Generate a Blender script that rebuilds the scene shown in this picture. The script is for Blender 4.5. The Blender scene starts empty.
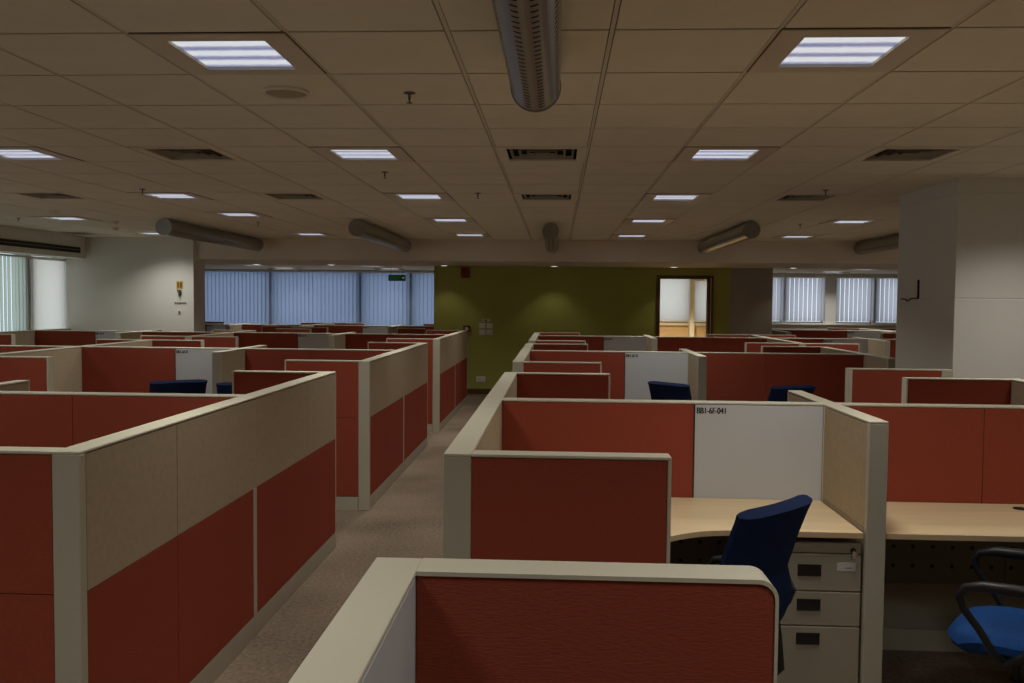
import bpy, bmesh, math, random
from mathutils import Vector, Matrix
random.seed(7)
S = bpy.context.scene
COL = S.collection
PI = math.pi

# ------------------------------------------------------------------ camera
def make_camera():
    y, p, r = .0507, -.0451, .0089
    cy, sy, cp, sp, cr, sr = math.cos(y), math.sin(y), math.cos(p), math.sin(p), math.cos(r), math.sin(r)
    F = Vector((-sy*cp, cy*cp, sp)); R = Vector((cy, sy, 0)); U = R.cross(F)
    R2 = R*cr + U*sr; U2 = -R*sr + U*cr
    M = Matrix(((R2.x, U2.x, -F.x, 0), (R2.y, U2.y, -F.y, 0), (R2.z, U2.z, -F.z, 1.715), (0, 0, 0, 1)))
    c = bpy.data.cameras.new('camera'); c.sensor_width = 36; c.lens = 880.34*36/1024; c.clip_start = .05
    o = bpy.data.objects.new('camera', c); COL.objects.link(o); o.matrix_world = M
    S.camera = o
make_camera()

# ------------------------------------------------------------------ world, exposure
S.view_settings.view_transform = 'Standard'; S.view_settings.look = 'None'
S.view_settings.exposure = 0.0; S.view_settings.gamma = 1.0; S.view_settings.use_curve_mapping = False
W = bpy.data.worlds.new('daylight'); S.world = W; W.use_nodes = True
bg = W.node_tree.nodes['Background']; bg.inputs[0].default_value = (.74, .85, 1, 1); bg.inputs[1].default_value = 1.6
LAMP_W = 10.0          # each ceiling fixture
DOWN_W = 5.0           # each small downlight

# ------------------------------------------------------------------ materials
def mat(name, color, rough=.8, spec=.3, metal=0.0, noise=None, bump=None, emit=None, trans=None):
    m = bpy.data.materials.new(name); m.use_nodes = True; nt = m.node_tree; N = nt.nodes; L = nt.links
    b = N['Principled BSDF']; b.inputs['Base Color'].default_value = (*color, 1)
    b.inputs['Roughness'].default_value = rough; b.inputs['Specular IOR Level'].default_value = spec
    b.inputs['Metallic'].default_value = metal
    tc = N.new('ShaderNodeTexCoord')
    if noise:
        sc, amt = noise[0], noise[1]
        mp = N.new('ShaderNodeMapping'); L.new(tc.outputs['Object'], mp.inputs[0])
        if len(noise) > 2: mp.inputs['Scale'].default_value = noise[2]
        n = N.new('ShaderNodeTexNoise'); n.inputs['Scale'].default_value = sc; n.inputs['Detail'].default_value = 4
        L.new(mp.outputs[0], n.inputs['Vector'])
        r = N.new('ShaderNodeMapRange'); r.inputs[1].default_value = .3; r.inputs[2].default_value = .7
        r.inputs[3].default_value = 1-amt; r.inputs[4].default_value = 1+amt
        L.new(n.outputs[0], r.inputs[0])
        h = N.new('ShaderNodeVectorMath'); h.operation = 'SCALE'; h.inputs[0].default_value = color
        L.new(r.outputs[0], h.inputs['Scale']); L.new(h.outputs[0], b.inputs['Base Color'])
        if bump:
            bp = N.new('ShaderNodeBump'); bp.inputs['Strength'].default_value = bump; bp.inputs['Distance'].default_value = .003
            L.new(n.outputs[0], bp.inputs['Height']); L.new(bp.outputs[0], b.inputs['Normal'])
    if emit:
        b.inputs['Emission Color'].default_value = (*emit[0], 1); b.inputs['Emission Strength'].default_value = emit[1]
    if trans:
        t = N.new('ShaderNodeBsdfTranslucent'); t.inputs[0].default_value = (*trans[0], 1)
        mx = N.new('ShaderNodeMixShader'); mx.inputs[0].default_value = trans[1]
        L.new(b.outputs[0], mx.inputs[1]); L.new(t.outputs[0], mx.inputs[2]); L.new(mx.outputs[0], N['Material Output'].inputs[0])
    return m

M = {}
M['red'] = mat('red_fabric', (.31, .066, .037), .95, .1, noise=(60, .08, (1, 1, 5)), bump=.25)
M['beige'] = mat('beige_fabric', (.44, .355, .24), .95, .1, noise=(30, .05, (1, 1, 1)), bump=.3)
M['cream'] = mat('cream_powder_coat', (.60, .56, .43), .5, .35, noise=(3, .02))
M['post'] = mat('post_powder_coat', (.47, .45, .35), .5, .35, noise=(3, .02))
M['board'] = mat('white_board_laminate', (.56, .575, .585), .35, .4, noise=(2, .015))
M['frame'] = mat('panel_core', (.36, .33, .25), .6, .3, noise=(3, .02))
M['wood'] = mat('maple_laminate', (.65, .49, .285), .42, .35, noise=(3, .07, (.5, 6, 6)))
M['ceil'] = mat('ceiling_tile', (.80, .745, .615), .95, .1, noise=(5, .03), bump=.15)
M['gridshade'] = mat('shade_dark_grid', (.17, .125, .08), .7, .2, noise=(3, .02))  # recess shade between tiles and round lamps, painted as dark brown
M['spk'] = mat('speaker_cloth', (.42, .36, .27), .9, .2, noise=(40, .05))
M['trimc'] = mat('fitting_frame', (.68, .60, .47), .45, .5, noise=(3, .03))
M['grid'] = mat('ceiling_grid', (.70, .64, .52), .7, .2, noise=(3, .02))
M['wall'] = mat('painted_plaster', (.70, .69, .62), .85, .2, noise=(1.5, .02), bump=.1)
M['bulk'] = mat('bulkhead_plaster', (.76, .69, .58), .85, .2, noise=(1.5, .03), bump=.1)
M['green'] = mat('olive_green_paint', (.42, .44, .11), .8, .2, noise=(1.5, .05), bump=.1)
M['taupe'] = mat('taupe_paint', (.40, .36, .30), .8, .2, noise=(1.5, .03), bump=.1)
M['orange'] = mat('peach_paint_and_warm_light', (.60, .44, .27), .8, .2, noise=(1.5, .03))  # far room wall paint; on the door frame it paints warm room light
M['brown'] = mat('brown_wood_frame', (.12, .055, .02), .5, .4, noise=(6, .2, (6, 6, .6)))
M['dark'] = mat('black_plastic', (.012, .012, .012), .45, .4, noise=(20, .1))
M['slot'] = mat('dark_grille', (.035, .03, .02), .7, .2, noise=(10, .1))
M['cabinet'] = mat('putty_steel', (.36, .33, .25), .45, .4, noise=(3, .02))
M['chrome'] = mat('chrome', (.6, .6, .6), .2, .5, 1.0, noise=(3, .02))
M['tube'] = mat('grey_metal_tube', (.31, .305, .26), .30, .5, .6, noise=(4, .05, (8, 8, 1)))
M['blue'] = mat('blue_fabric', (.007, .017, .06), .9, .15, noise=(120, .2), bump=.5)
M['bluet'] = mat('bright_blue_seat_fabric', (.012, .055, .19), .9, .15, noise=(120, .2), bump=.5)
M['blindb'] = mat('sky_tinted_blind_fabric', (.42, .5, .62), .8, .1, noise=(2, .05), trans=((.215, .245, .335), .85))  # blue sky behind white slats, mixed into the fabric colour
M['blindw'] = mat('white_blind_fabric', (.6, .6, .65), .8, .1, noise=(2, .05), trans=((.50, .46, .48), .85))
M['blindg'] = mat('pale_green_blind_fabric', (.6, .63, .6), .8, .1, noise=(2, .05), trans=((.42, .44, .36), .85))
M['roller'] = mat('white_roller_fabric', (.7, .7, .7), .8, .1, noise=(2, .02), trans=((.70, .62, .52), .9))
M['yellow'] = mat('yellow_card', (.55, .36, .05), .6, .3, noise=(8, .1))
M['brass'] = mat('dull_brass', (.12, .085, .05), .5, .4, .3, noise=(8, .1))
M['redp'] = mat('red_plastic', (.22, .02, .012), .5, .4, noise=(8, .1))
M['ink'] = mat('black_ink', (.012, .012, .012), .6, .3)
M['plate'] = mat('white_plastic', (.78, .77, .68), .4, .4, noise=(3, .02))
M['exitg'] = mat('exit_green', (.006, .02, .008), .4, .3, emit=((.02, .12, .03), .06))
M['exitw'] = mat('exit_lettering', (.6, .7, .5), .4, .3, emit=((.5, .7, .4), .15))
M['paper'] = mat('paper_label', (.62, .62, .58), .7, .2, noise=(30, .03))
M['lens'] = mat('downlight_lens', (.9, .9, .85), .4, .3, emit=((1, .97, .88), .9))
M['outside'] = mat('pale_daylit_facade', (.8, .8, .8), .9, .1, noise=(.3, .1))

def glass_mat():
    m = bpy.data.materials.new('window_glass'); m.use_nodes = True; N = m.node_tree.nodes; L = m.node_tree.links
    N.remove(N['Principled BSDF']); t = N.new('ShaderNodeBsdfTransparent'); t.inputs[0].default_value = (.95, .97, .96, 1)
    g = N.new('ShaderNodeBsdfGlossy'); g.inputs['Roughness'].default_value = .05
    x = N.new('ShaderNodeMixShader'); x.inputs[0].default_value = .06
    L.new(t.outputs[0], x.inputs[1]); L.new(g.outputs[0], x.inputs[2]); L.new(x.outputs[0], N['Material Output'].inputs[0])
    return m
M['glass'] = glass_mat()

def carpet():
    m = mat('brown_carpet', (.20, .15, .105), .98, .05); N = m.node_tree.nodes; L = m.node_tree.links; b = N['Principled BSDF']
    tc = N.new('ShaderNodeTexCoord'); n1 = N.new('ShaderNodeTexNoise'); n1.inputs['Scale'].default_value = 45; n1.inputs['Detail'].default_value = 6
    n2 = N.new('ShaderNodeTexNoise'); n2.inputs['Scale'].default_value = 1.1
    L.new(tc.outputs['Object'], n1.inputs['Vector']); L.new(tc.outputs['Object'], n2.inputs['Vector'])
    a = N.new('ShaderNodeMath'); a.operation = 'ADD'; L.new(n1.outputs[0], a.inputs[0]); L.new(n2.outputs[0], a.inputs[1])
    r = N.new('ShaderNodeValToRGB'); r.color_ramp.elements[0].position = .35; r.color_ramp.elements[1].position = .65
    h = N.new('ShaderNodeMath'); h.operation = 'MULTIPLY'; h.inputs[1].default_value = .5; L.new(a.outputs[0], h.inputs[0])
    r.color_ramp.elements[0].color = (.14, .105, .075, 1); r.color_ramp.elements[1].color = (.30, .23, .165, 1)
    L.new(h.outputs[0], r.inputs[0]); L.new(r.outputs[0], b.inputs['Base Color'])
    bp = N.new('ShaderNodeBump'); bp.inputs['Strength'].default_value = .6; bp.inputs['Distance'].default_value = .006
    L.new(n1.outputs[0], bp.inputs['Height']); L.new(bp.outputs[0], b.inputs['Normal'])
    return m
M['carpet'] = carpet()

def lamp_mat():
    """Fluorescent fitting seen through its lens: three bright tubes, cooler between them."""
    m = bpy.data.materials.new('lit_prismatic_lens'); m.use_nodes = True; N = m.node_tree.nodes; L = m.node_tree.links
    b = N['Principled BSDF']; b.inputs['Base Color'].default_value = (.8, .8, .8, 1)
    tc = N.new('ShaderNodeTexCoord'); sp = N.new('ShaderNodeSeparateXYZ'); L.new(tc.outputs['Object'], sp.inputs[0])
    w = N.new('ShaderNodeMath'); w.operation = 'MULTIPLY'; w.inputs[1].default_value = 2*PI/.135; L.new(sp.outputs['Y'], w.inputs[0])
    c = N.new('ShaderNodeMath'); c.operation = 'COSINE'; L.new(w.outputs[0], c.inputs[0])
    n = N.new('ShaderNodeTexNoise'); n.inputs['Scale'].default_value = 60; L.new(tc.outputs['Object'], n.inputs['Vector'])
    ad = N.new('ShaderNodeMath'); ad.operation = 'MULTIPLY_ADD'; ad.inputs[1].default_value = 1.2; ad.inputs[2].default_value = -.6
    L.new(n.outputs[0], ad.inputs[0])
    s = N.new('ShaderNodeMath'); s.operation = 'ADD'; L.new(c.outputs[0], s.inputs[0]); L.new(ad.outputs[0], s.inputs[1])
    r = N.new('ShaderNodeMapRange'); r.inputs[1].default_value = -1; r.inputs[2].default_value = 1; L.new(s.outputs[0], r.inputs[0])
    cr = N.new('ShaderNodeValToRGB'); cr.color_ramp.elements[0].color = (.13, .16, .32, 1); cr.color_ramp.elements[1].color = (.58, .62, .68, 1)
    cr.color_ramp.elements[0].position = .05; cr.color_ramp.elements[1].position = .7
    L.new(r.outputs[0], cr.inputs[0]); L.new(cr.outputs[0], b.inputs['Emission Color']); b.inputs['Emission Strength'].default_value = 1.0
    return m
M['lamp'] = lamp_mat()

def dot_mat(name, color, pitch, rad, axes='XZ', hole=(.008, .007, .006)):
    """Sheet metal punched with round holes on a square grid (object space)."""
    m = mat(name, color, .5, .35); N = m.node_tree.nodes; L = m.node_tree.links; b = N['Principled BSDF']
    tc = N.new('ShaderNodeTexCoord'); sp = N.new('ShaderNodeSeparateXYZ'); L.new(tc.outputs['Object'], sp.inputs[0])
    o = []
    for ax in axes:
        d = N.new('ShaderNodeMath'); d.operation = 'DIVIDE'; d.inputs[1].default_value = pitch; L.new(sp.outputs[ax], d.inputs[0])
        f = N.new('ShaderNodeMath'); f.operation = 'FRACT'; L.new(d.outputs[0], f.inputs[0])
        s = N.new('ShaderNodeMath'); s.operation = 'SUBTRACT'; s.inputs[1].default_value = .5; L.new(f.outputs[0], s.inputs[0])
        q = N.new('ShaderNodeMath'); q.operation = 'POWER'; q.inputs[1].default_value = 2
        ab = N.new('ShaderNodeMath'); ab.operation = 'ABSOLUTE'; L.new(s.outputs[0], ab.inputs[0]); L.new(ab.outputs[0], q.inputs[0]); o.append(q)
    a = N.new('ShaderNodeMath'); a.operation = 'ADD'; L.new(o[0].outputs[0], a.inputs[0]); L.new(o[1].outputs[0], a.inputs[1])
    lt = N.new('ShaderNodeMath'); lt.operation = 'LESS_THAN'; lt.inputs[1].default_value = (rad/pitch)**2; L.new(a.outputs[0], lt.inputs[0])
    mx = N.new('ShaderNodeMix'); mx.data_type = 'RGBA'; L.new(lt.outputs[0], mx.inputs[0])
    mx.inputs[6].default_value = (*color, 1); mx.inputs[7].default_value = (*hole, 1); L.new(mx.outputs[2], b.inputs['Base Color'])
    return m
M['perf'] = dot_mat('perforated_back_panel', (.22, .20, .15), .095, .010)

# ------------------------------------------------------------------ mesh helpers
def B(): return bmesh.new()
def bx(bm, x0, x1, y0, y1, z0, z1, bev=0, seg=2):
    vs = [bm.verts.new(p) for p in ((x0,y0,z0),(x1,y0,z0),(x1,y1,z0),(x0,y1,z0),(x0,y0,z1),(x1,y0,z1),(x1,y1,z1),(x0,y1,z1))]
    fs = [bm.faces.new([vs[i] for i in q]) for q in ((3,2,1,0),(4,5,6,7),(0,1,5,4),(1,2,6,5),(2,3,7,6),(3,0,4,7))]
    if bev:
        es = list({e for f in fs for e in f.edges})
        bmesh.ops.bevel(bm, geom=es, offset=bev, segments=seg, affect='EDGES', profile=.5)
    return bm
def cyl(bm, p, q, r, n=16, r2=None, caps=True):
    p, q = Vector(p), Vector(q); d = (q-p).normalized()
    u = d.orthogonal().normalized(); v = d.cross(u); r2 = r if r2 is None else r2
    A = [bm.verts.new(p+(u*math.cos(a)+v*math.sin(a))*r) for a in [2*PI*i/n for i in range(n)]]
    C = [bm.verts.new(q+(u*math.cos(a)+v*math.sin(a))*r2) for a in [2*PI*i/n for i in range(n)]]
    for i in range(n):
        j = (i+1) % n; bm.faces.new((A[i], A[j], C[j], C[i]))
    if caps: bm.faces.new(A[::-1]); bm.faces.new(C)
    return bm
def tube(bm, pts, r, n=10, flat=1.0):
    """Swept tube through pts; r may be a list. flat squashes the section."""
    pts = [Vector(p) for p in pts]; rings = []; rr = r if isinstance(r, list) else [r]*len(pts); pu = None
    for i, p in enumerate(pts):
        d = (pts[min(i+1, len(pts)-1)]-pts[max(i-1, 0)]).normalized()
        u = (pu - d*pu.dot(d)).normalized() if pu is not None and (pu - d*pu.dot(d)).length > 1e-4 else d.orthogonal().normalized()
        pu = u; v = d.cross(u)
        rings.append([bm.verts.new(p+u*math.cos(2*PI*k/n)*rr[i]+v*math.sin(2*PI*k/n)*rr[i]*flat) for k in range(n)])
    for a, b in zip(rings, rings[1:]):
        for k in range(n):
            j = (k+1) % n; bm.faces.new((a[k], a[j], b[j], b[k]))
    bm.faces.new(rings[0][::-1]); bm.faces.new(rings[-1])
    return bm
def lathe(bm, prof, c=(0, 0, 0), n=24):
    rings = []
    for r, z in prof:
        rings.append([bm.verts.new((c[0]+max(r, 1e-4)*math.cos(2*PI*k/n), c[1]+max(r, 1e-4)*math.sin(2*PI*k/n), c[2]+z)) for k in range(n)])
    for a, b in zip(rings, rings[1:]):
        for k in range(n):
            j = (k+1) % n; bm.faces.new((a[k], a[j], b[j], b[k]))
    bm.faces.new(rings[0][::-1]); bm.faces.new(rings[-1])
    return bm
def prism(bm, pts, z0, z1, bev=0):
    a = [bm.verts.new((x, y, z0)) for x, y in pts]; b = [bm.verts.new((x, y, z1)) for x, y in pts]; n = len(pts)
    bm.faces.new(a[::-1]); bm.faces.new(b)
    for i in range(n): bm.faces.new((a[i], a[(i+1) % n], b[(i+1) % n], b[i]))
    return bm
def obj(name, bm, m, parent=None, smooth=False, loc=None):
    bmesh.ops.recalc_face_normals(bm, faces=bm.faces[:])
    me = bpy.data.meshes.new(name); bm.to_mesh(me); bm.free(); me.materials.append(M[m] if isinstance(m, str) else m)
    if smooth:
        for p in me.polygons: p.use_smooth = True
        try: me.set_sharp_from_angle(angle=math.radians(40))
        except Exception: pass
    o = bpy.data.objects.new(name, me); COL.objects.link(o)
    if parent: o.parent = parent
    if loc: o.location = loc
    return o
def struct(name, bm, m, parent=None, smooth=False):
    o = obj(name, bm, m, parent, smooth)
    if not parent: o['kind'] = 'structure'
    return o
def tag(o, label, cat, group=None):
    o['label'] = label; o['category'] = cat; o['kind'] = 'thing'
    if group: o['group'] = group
    return o
def thing(name, label, cat, loc=(0, 0, 0), rotz=0, group=None):
    o = bpy.data.objects.new(name, None); o.empty_display_size = .1; COL.objects.link(o)
    o.location = loc; o.rotation_euler = (0, 0, rotz)
    return tag(o, label, cat, group)
def copy_tree(o, parent=None):
    c = o.copy(); COL.objects.link(c); c.parent = parent
    for ch in list(o.children): copy_tree(ch, c)
    return c
def text_mesh(name, s, size, m, parent, loc, rot=(PI/2, 0, 0), bold=.0, xscale=1):
    cu = bpy.data.curves.new('t', 'FONT'); cu.body = s; cu.size = size; cu.extrude = .0004
    cu.align_x = 'LEFT'; cu.align_y = 'TOP'
    t = bpy.data.objects.new('t', cu); COL.objects.link(t); bpy.context.view_layer.update()
    dg = bpy.context.evaluated_depsgraph_get(); me = bpy.data.meshes.new_from_object(t.evaluated_get(dg))
    if bold:
        b2 = bmesh.new()
        for k in range(3):
            n0 = len(b2.verts); b2.from_mesh(me); b2.verts.ensure_lookup_table()
            for v in b2.verts[n0:]: v.co.x += bold*k; v.co.z += .00002*k
        b2.to_mesh(me); b2.free()
    bpy.data.objects.remove(t); me.name = name; me.materials.clear(); me.materials.append(M[m])
    o = bpy.data.objects.new(name, me); COL.objects.link(o); o.parent = parent; o.location = loc; o.rotation_euler = rot; o.scale = (xscale, 1, 1)
    return o

# ------------------------------------------------------------------ room shell
CZ = 2.70; XL, XR, YB, YF = -8.0, 9.2, -3.0, 20.0
def wall_rect_y(name, x0, x1, y, z0, z1, th, m, holes=()):
    """wall in the XZ plane, from y to y+th, with rectangular holes (x0,x1,z0,z1)."""
    bm = B(); xs = sorted({x0, x1, *[h[0] for h in holes], *[h[1] for h in holes]})
    for a, b in zip(xs, xs[1:]):
        hh = sorted([(h[2], h[3]) for h in holes if h[0] <= a+1e-6 and h[1] >= b-1e-6]); z = z0
        for h in hh:
            if h[0] > z+1e-6: bx(bm, a, b, y, y+th, z, h[0])
            z = h[1]
        if z < z1-1e-6: bx(bm, a, b, y, y+th, z, z1)
    return struct(name, bm, m)
def wall_rect_x(name, y0, y1, x, z0, z1, th, m, holes=()):
    bm = B(); ys = sorted({y0, y1, *[h[0] for h in holes], *[h[1] for h in holes]})
    for a, b in zip(ys, ys[1:]):
        hh = sorted([(h[2], h[3]) for h in holes if h[0] <= a+1e-6 and h[1] >= b-1e-6]); z = z0
        for h in hh:
            if h[0] > z+1e-6: bx(bm, x, x+th, a, b, z, h[0])
            z = h[1]
        if z < z1-1e-6: bx(bm, x, x+th, a, b, z, z1)
    return struct(name, bm, m)

struct('floor', bx(B(), XL-.4, XR+.2, YB-.2, YF+.3, -.1, 0), 'carpet')

LX = [-6.11, -3.71, -1.31, 1.09, 3.49, 5.89, 8.29]
LY = [1.143, 3.543, 5.943, 8.343, 10.743, 13.143]
SHIFTED = {(-3.71, 10.743): 10.143}
VX = [-7.31, -4.91, -2.51, -.11, 2.29, 4.69, 7.09]
lamp_cells = {(x, SHIFTED.get((x, y), y)) for x in LX for y in LY if not (x == 3.49 and 8 < y < 9)}
vent_cells = {(-2.51, 5.943), (-.11, 5.943), (2.29, 5.943), (-4.91, 8.343), (-2.51, 8.343), (-.11, 8.343), (2.29, 8.343), (-7.31, 13.143)}
BULK_Y = 14.0
def ceiling():
    slab = B(); cross = B(); bm = B()
    x_lo = -2.2113-.6*10; k = 0
    for i in range(-10, 20):
        a = -2.2113+.6*i; b = a+.6
        if b < XL or a > XR: continue
        for j in range(-10, 20):
            c = 2.643+.6*j; d = c+.6
            if d < YB or c > BULK_Y: continue
            cx, cyy = (a+b)/2, (c+d)/2
            if any(abs(cx-x) < .1 and abs(cyy-y) < .1 for x, y in lamp_cells | vent_cells): continue
            x0, x1, y0, y1 = max(a+.012, XL), min(b-.012, XR), max(c+.008, YB), min(d-.008, BULK_Y)
            if x1-x0 < .02 or y1-y0 < .02: continue
            bx(bm, x0, x1, y0, y1, CZ, CZ+.008)
    # the T-bars between the tiles, a few millimetres higher
    for i in range(-10, 21):
        x = -2.2113+.6*i
        if XL < x < XR: bx(slab, x-.008, x+.008, YB, BULK_Y, CZ+.002, CZ+.012)
    for j in range(-10, 21):
        y = 2.643+.6*j
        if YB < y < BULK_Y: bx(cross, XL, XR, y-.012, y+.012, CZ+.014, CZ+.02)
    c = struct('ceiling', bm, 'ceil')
    g = obj('ceiling_grid', slab, 'grid', c); obj('shade_dark_grid', cross, 'gridshade', c)
    obj('ceiling_deck', bx(B(), XL-.2, XR+.2, YB-.2, BULK_Y, CZ+.10, CZ+.2), 'slot', c)
    return c
CEIL = ceiling()
# lower bulkhead soffit and the lower ceiling beyond it
BZ = 2.36; FCZ = 2.41
struct('trim_1', bx(B(), XL-.4, XR, BULK_Y, 16.2, BZ, 2.9), 'bulk')
struct('trim_2', bx(B(), XL-.4, XR, 16.2, YF+.2, FCZ, 2.9), 'ceil')
struct('wall_left_far', bx(B(), XL-.6, XL-.35, 14.36, YF+.2, 0, 2.9), 'wall')
# walls
struct('wall_right', bx(B(), XR, XR+.2, YB, YF+.2, 0, 2.9), 'wall')
struct('wall_near', bx(B(), XL, XR, YB-.2, YB, 0, 2.9), 'wall')
WY = [(1.0, 5.2), (5.6, 9.4), (9.8, 12.90), (13.04, 13.88)]
wall_rect_x('wall_left', YB, 13.9, XL-.2, 0, 2.9, .2, 'wall', [(a, b, .9, 2.39) for a, b in WY])
# projecting white wall block on the left, lit by the ceiling fixture in front of it
struct('wall_alcove', bx(B(), XL-.2, -5.84, 13.9, 14.36, 0, 2.72), 'wall')
# bulkhead above the left windows with a long dark air slot
bl = B(); bx(bl, XL, -7.62, YB, 13.9, 2.35, 2.72)
tr = struct('trim_4', bl, 'wall')
obj('air_slot', bx(B(), -7.635, -7.60, 2.0, 13.72, 2.43, 2.52), 'slot', tr)
obj('slot_louvre', bx(B(), -7.62, -7.596, 2.0, 13.70, 2.473, 2.479), 'tube', tr)
# green core wall with the doorway
GX0, GX1 = -2.275, 3.90; DX0, DX1, DZ = 1.875, 2.76, 2.16
wall_rect_y('wall_green', GX0, 3.14, 16.2, 0, BZ+.1, .15, 'green', [(DX0, DX1, 0, DZ)])
wall_rect_y('wall_taupe', 3.14, GX1, 16.2, 0, BZ+.1, .15, 'taupe')
struct('wall_core_left', bx(B(), GX0, GX0+.12, 16.35, YF, 0, FCZ), 'wall')
struct('wall_core_right', bx(B(), GX1-.12, GX1, 16.35, YF, 0, FCZ), 'wall')
struct('baseboard_far', bx(bx(B(), GX0, DX0-.06, 16.185, 16.2, 0, .10), DX1+.06, GX1, 16.185, 16.2, 0, .10), 'brown')
# door frame, with peach edges that paint the room's warm light on it
d = B(); bx(d, DX0-.07, DX0, 16.17, 16.38, 0, DZ+.06); bx(d, DX1, DX1+.07, 16.17, 16.38, 0, DZ+.06); bx(d, DX0, DX1, 16.17, 16.38, DZ, DZ+.06)
dr = struct('door_1', d, 'brown')
obj('warm_lit_stop', bx(B(), DX1-.03, DX1, 16.26, 16.30, 0, DZ), 'orange', dr)
obj('warm_lit_strip', bx(B(), DX1+.02, DX1+.035, 16.16, 16.17, 0, DZ+.02), 'orange', dr)
# far window wall (windows to the left of the core, in the core room, and to the right)
LW = [(-8.0, -6.86), (-6.72, -5.52), (-5.42, -4.44), (-4.30, -3.40), (-3.20, -2.42)]
BW = [(-8.10+.02, -6.71), (-6.53, -5.53), (-5.50, -4.58), (-4.46, -3.40), (-3.28, -2.32)]
holesL = [(-8.30, -6.62, 0.95, 2.36), (-6.56, -4.55, 0.95, 2.36), (-4.47, -3.38, .95, 2.36), (-3.30, -2.35, .95, 2.36)]
holesC = [(1.85, 2.95, 1.28, 2.38), (3.08, 3.55, 1.28, 2.24)]
holesR = [(4.10, 5.04, 1.30, 2.33), (5.10, 5.95, 1.30, 2.33), (6.22, 7.02, 1.30, 2.33), (7.10, 8.10, 1.30, 2.33)]
wall_rect_y('wall_far', XL-.35, GX0, YF, 0, FCZ, .2, 'wall', holesL)
wall_rect_y('wall_core_far', GX0, GX1, YF, 0, FCZ, .2, 'orange', holesC)
wall_rect_y('wall_far_right', GX1, XR, YF, 0, FCZ, .2, 'wall', holesR)
struct('trim_5', bx(B(), 2.96, 3.06, YF-.2, YF, 0, FCZ), 'wall')
struct('trim_6', bx(bx(B(), GX1, XR, YF-.06, YF-.001, 1.26, 1.29), GX0+.12, GX1-.12, YF-.06, YF-.001, 1.22, 1.27), 'wall')
for n, (a, b, c, e) in enumerate(holesL+holesC+holesR):
    f = B(); t = .03
    bx(f, a, b, YF+.08, YF+.14, c, c+t); bx(f, a, b, YF+.08, YF+.14, e-t, e); bx(f, a, a+t, YF+.08, YF+.14, c+t, e-t); bx(f, b-t, b, YF+.08, YF+.14, c+t, e-t)
    w = struct('window_%d' % (n+1), f, 'frame')
    obj('glass', bx(B(), a+t, b-t, YF+.10, YF+.11, c+t, e-t), 'glass', w)
for n, (a, b) in enumerate(WY):
    f = B(); t = .03; c, e = .9, 2.39; x = XL-.14
    bx(f, x, x+.06, a, b, c, c+t); bx(f, x, x+.06, a, b, e-t, e); bx(f, x, x+.06, a, a+t, c+t, e-t); bx(f, x, x+.06, b-t, b, c+t, e-t)
    w = struct('window_%d' % (n+11), f, 'frame')
    obj('glass', bx(B(), x+.02, x+.03, a+t, b-t, c+t, e-t), 'glass', w)
# the white clad column on the right, with its joints
cb = B(); KX, KY0, KY1 = 3.07, 6.98, 8.14
for z0, z1 in ((0, 1.768), (1.774, 2.585), (2.591, 2.72)): bx(cb, KX, 4.40, KY0, KY1, z0, z1, .003, 1)
bx(cb, KX+.003, 4.395, KY0+.003, KY1-.003, 0, 2.72)
struct('wall_column', cb, 'wall')
t = thing('cable_bracket', 'thin dark bracket with loose wire on side of white column', 'bracket', (KX, 7.66, 1.772))
obj('upright', bx(B(), -.012, -.001, -.012, .012, .0, .16), 'dark', t)
obj('wire', tube(B(), [(-.008, .0, .003), (-.008, .08, .004), (-.01, .14, .002), (-.014, .17, -.012), (-.014, .21, -.02), (-.012, .25, -.005), (-.008, .36, .0)], .006, 8), 'dark', t)

# ------------------------------------------------------------------ ceiling fittings
def light_proto():
    t = thing('ceiling_light', 'x', 'ceiling light', (0, 0, CZ), 0, 'recessed square ceiling lights')
    f = B(); o, ix, iy = .292, .193, .208
    for (a, b, c, d) in ((-o, o, -o, -iy), (-o, o, iy, o), (-o, -ix, -iy, iy), (ix, o, -iy, iy)): bx(f, a, b, c, d, -.004, .008)
    fr = obj('frame', f, 'trimc', t)
    ft = B()
    for (a, b, c, d) in ((-.297, .297, -.297, -.289), (-.297, .297, .289, .297), (-.297, -.289, -.289, .289), (.289, .297, -.289, .289)): bx(ft, a, b, c, d, -.001, .006)
    obj('shadow_gap', ft, 'gridshade', t)
    l = B()
    for (a, b, c, d) in ((-ix, ix, -iy, -iy+.003), (-ix, ix, iy-.003, iy), (-ix, -ix+.003, -iy, iy), (ix-.003, ix, -iy, iy)): bx(l, a, b, c, d, -.004, .012)
    obj('lens_rim', l, 'cream', t)
    obj('lens', bx(B(), -ix, ix, -iy, iy, .008, .012), 'lamp', t)
    li = bpy.data.lights.new('fluorescent', 'AREA'); li.shape = 'RECTANGLE'; li.size = .37; li.size_y = .40
    li.energy = LAMP_W; li.color = (1, .975, .92); li.spread = math.radians(125)
    lo = bpy.data.objects.new('lamp', li); COL.objects.link(lo); lo.parent = t; lo.location = (0, 0, -.007)
    return t
colname = {-6.11: 'by the left windows', -3.71: 'second column left of the big tube', -1.31: 'just left of the aisle',
           1.09: 'right of the big tube', 3.49: 'over the white column', 5.89: 'toward the right windows', 8.29: 'in the rightmost column'}
rowname = {1.143: 'overhead', 3.543: 'nearest and largest', 5.943: 'second row back', 8.343: 'third row back', 10.743: 'fourth row back', 10.143: 'fourth row back', 13.143: 'last row before bulkhead'}
lp = light_proto(); first = True
for (x, y) in sorted(lamp_cells):
    o = lp if first else copy_tree(lp); first = False
    o.location = (x, y, CZ); o['label'] = 'recessed square ceiling light %s, %s' % (colname[x], rowname[y])
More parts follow.
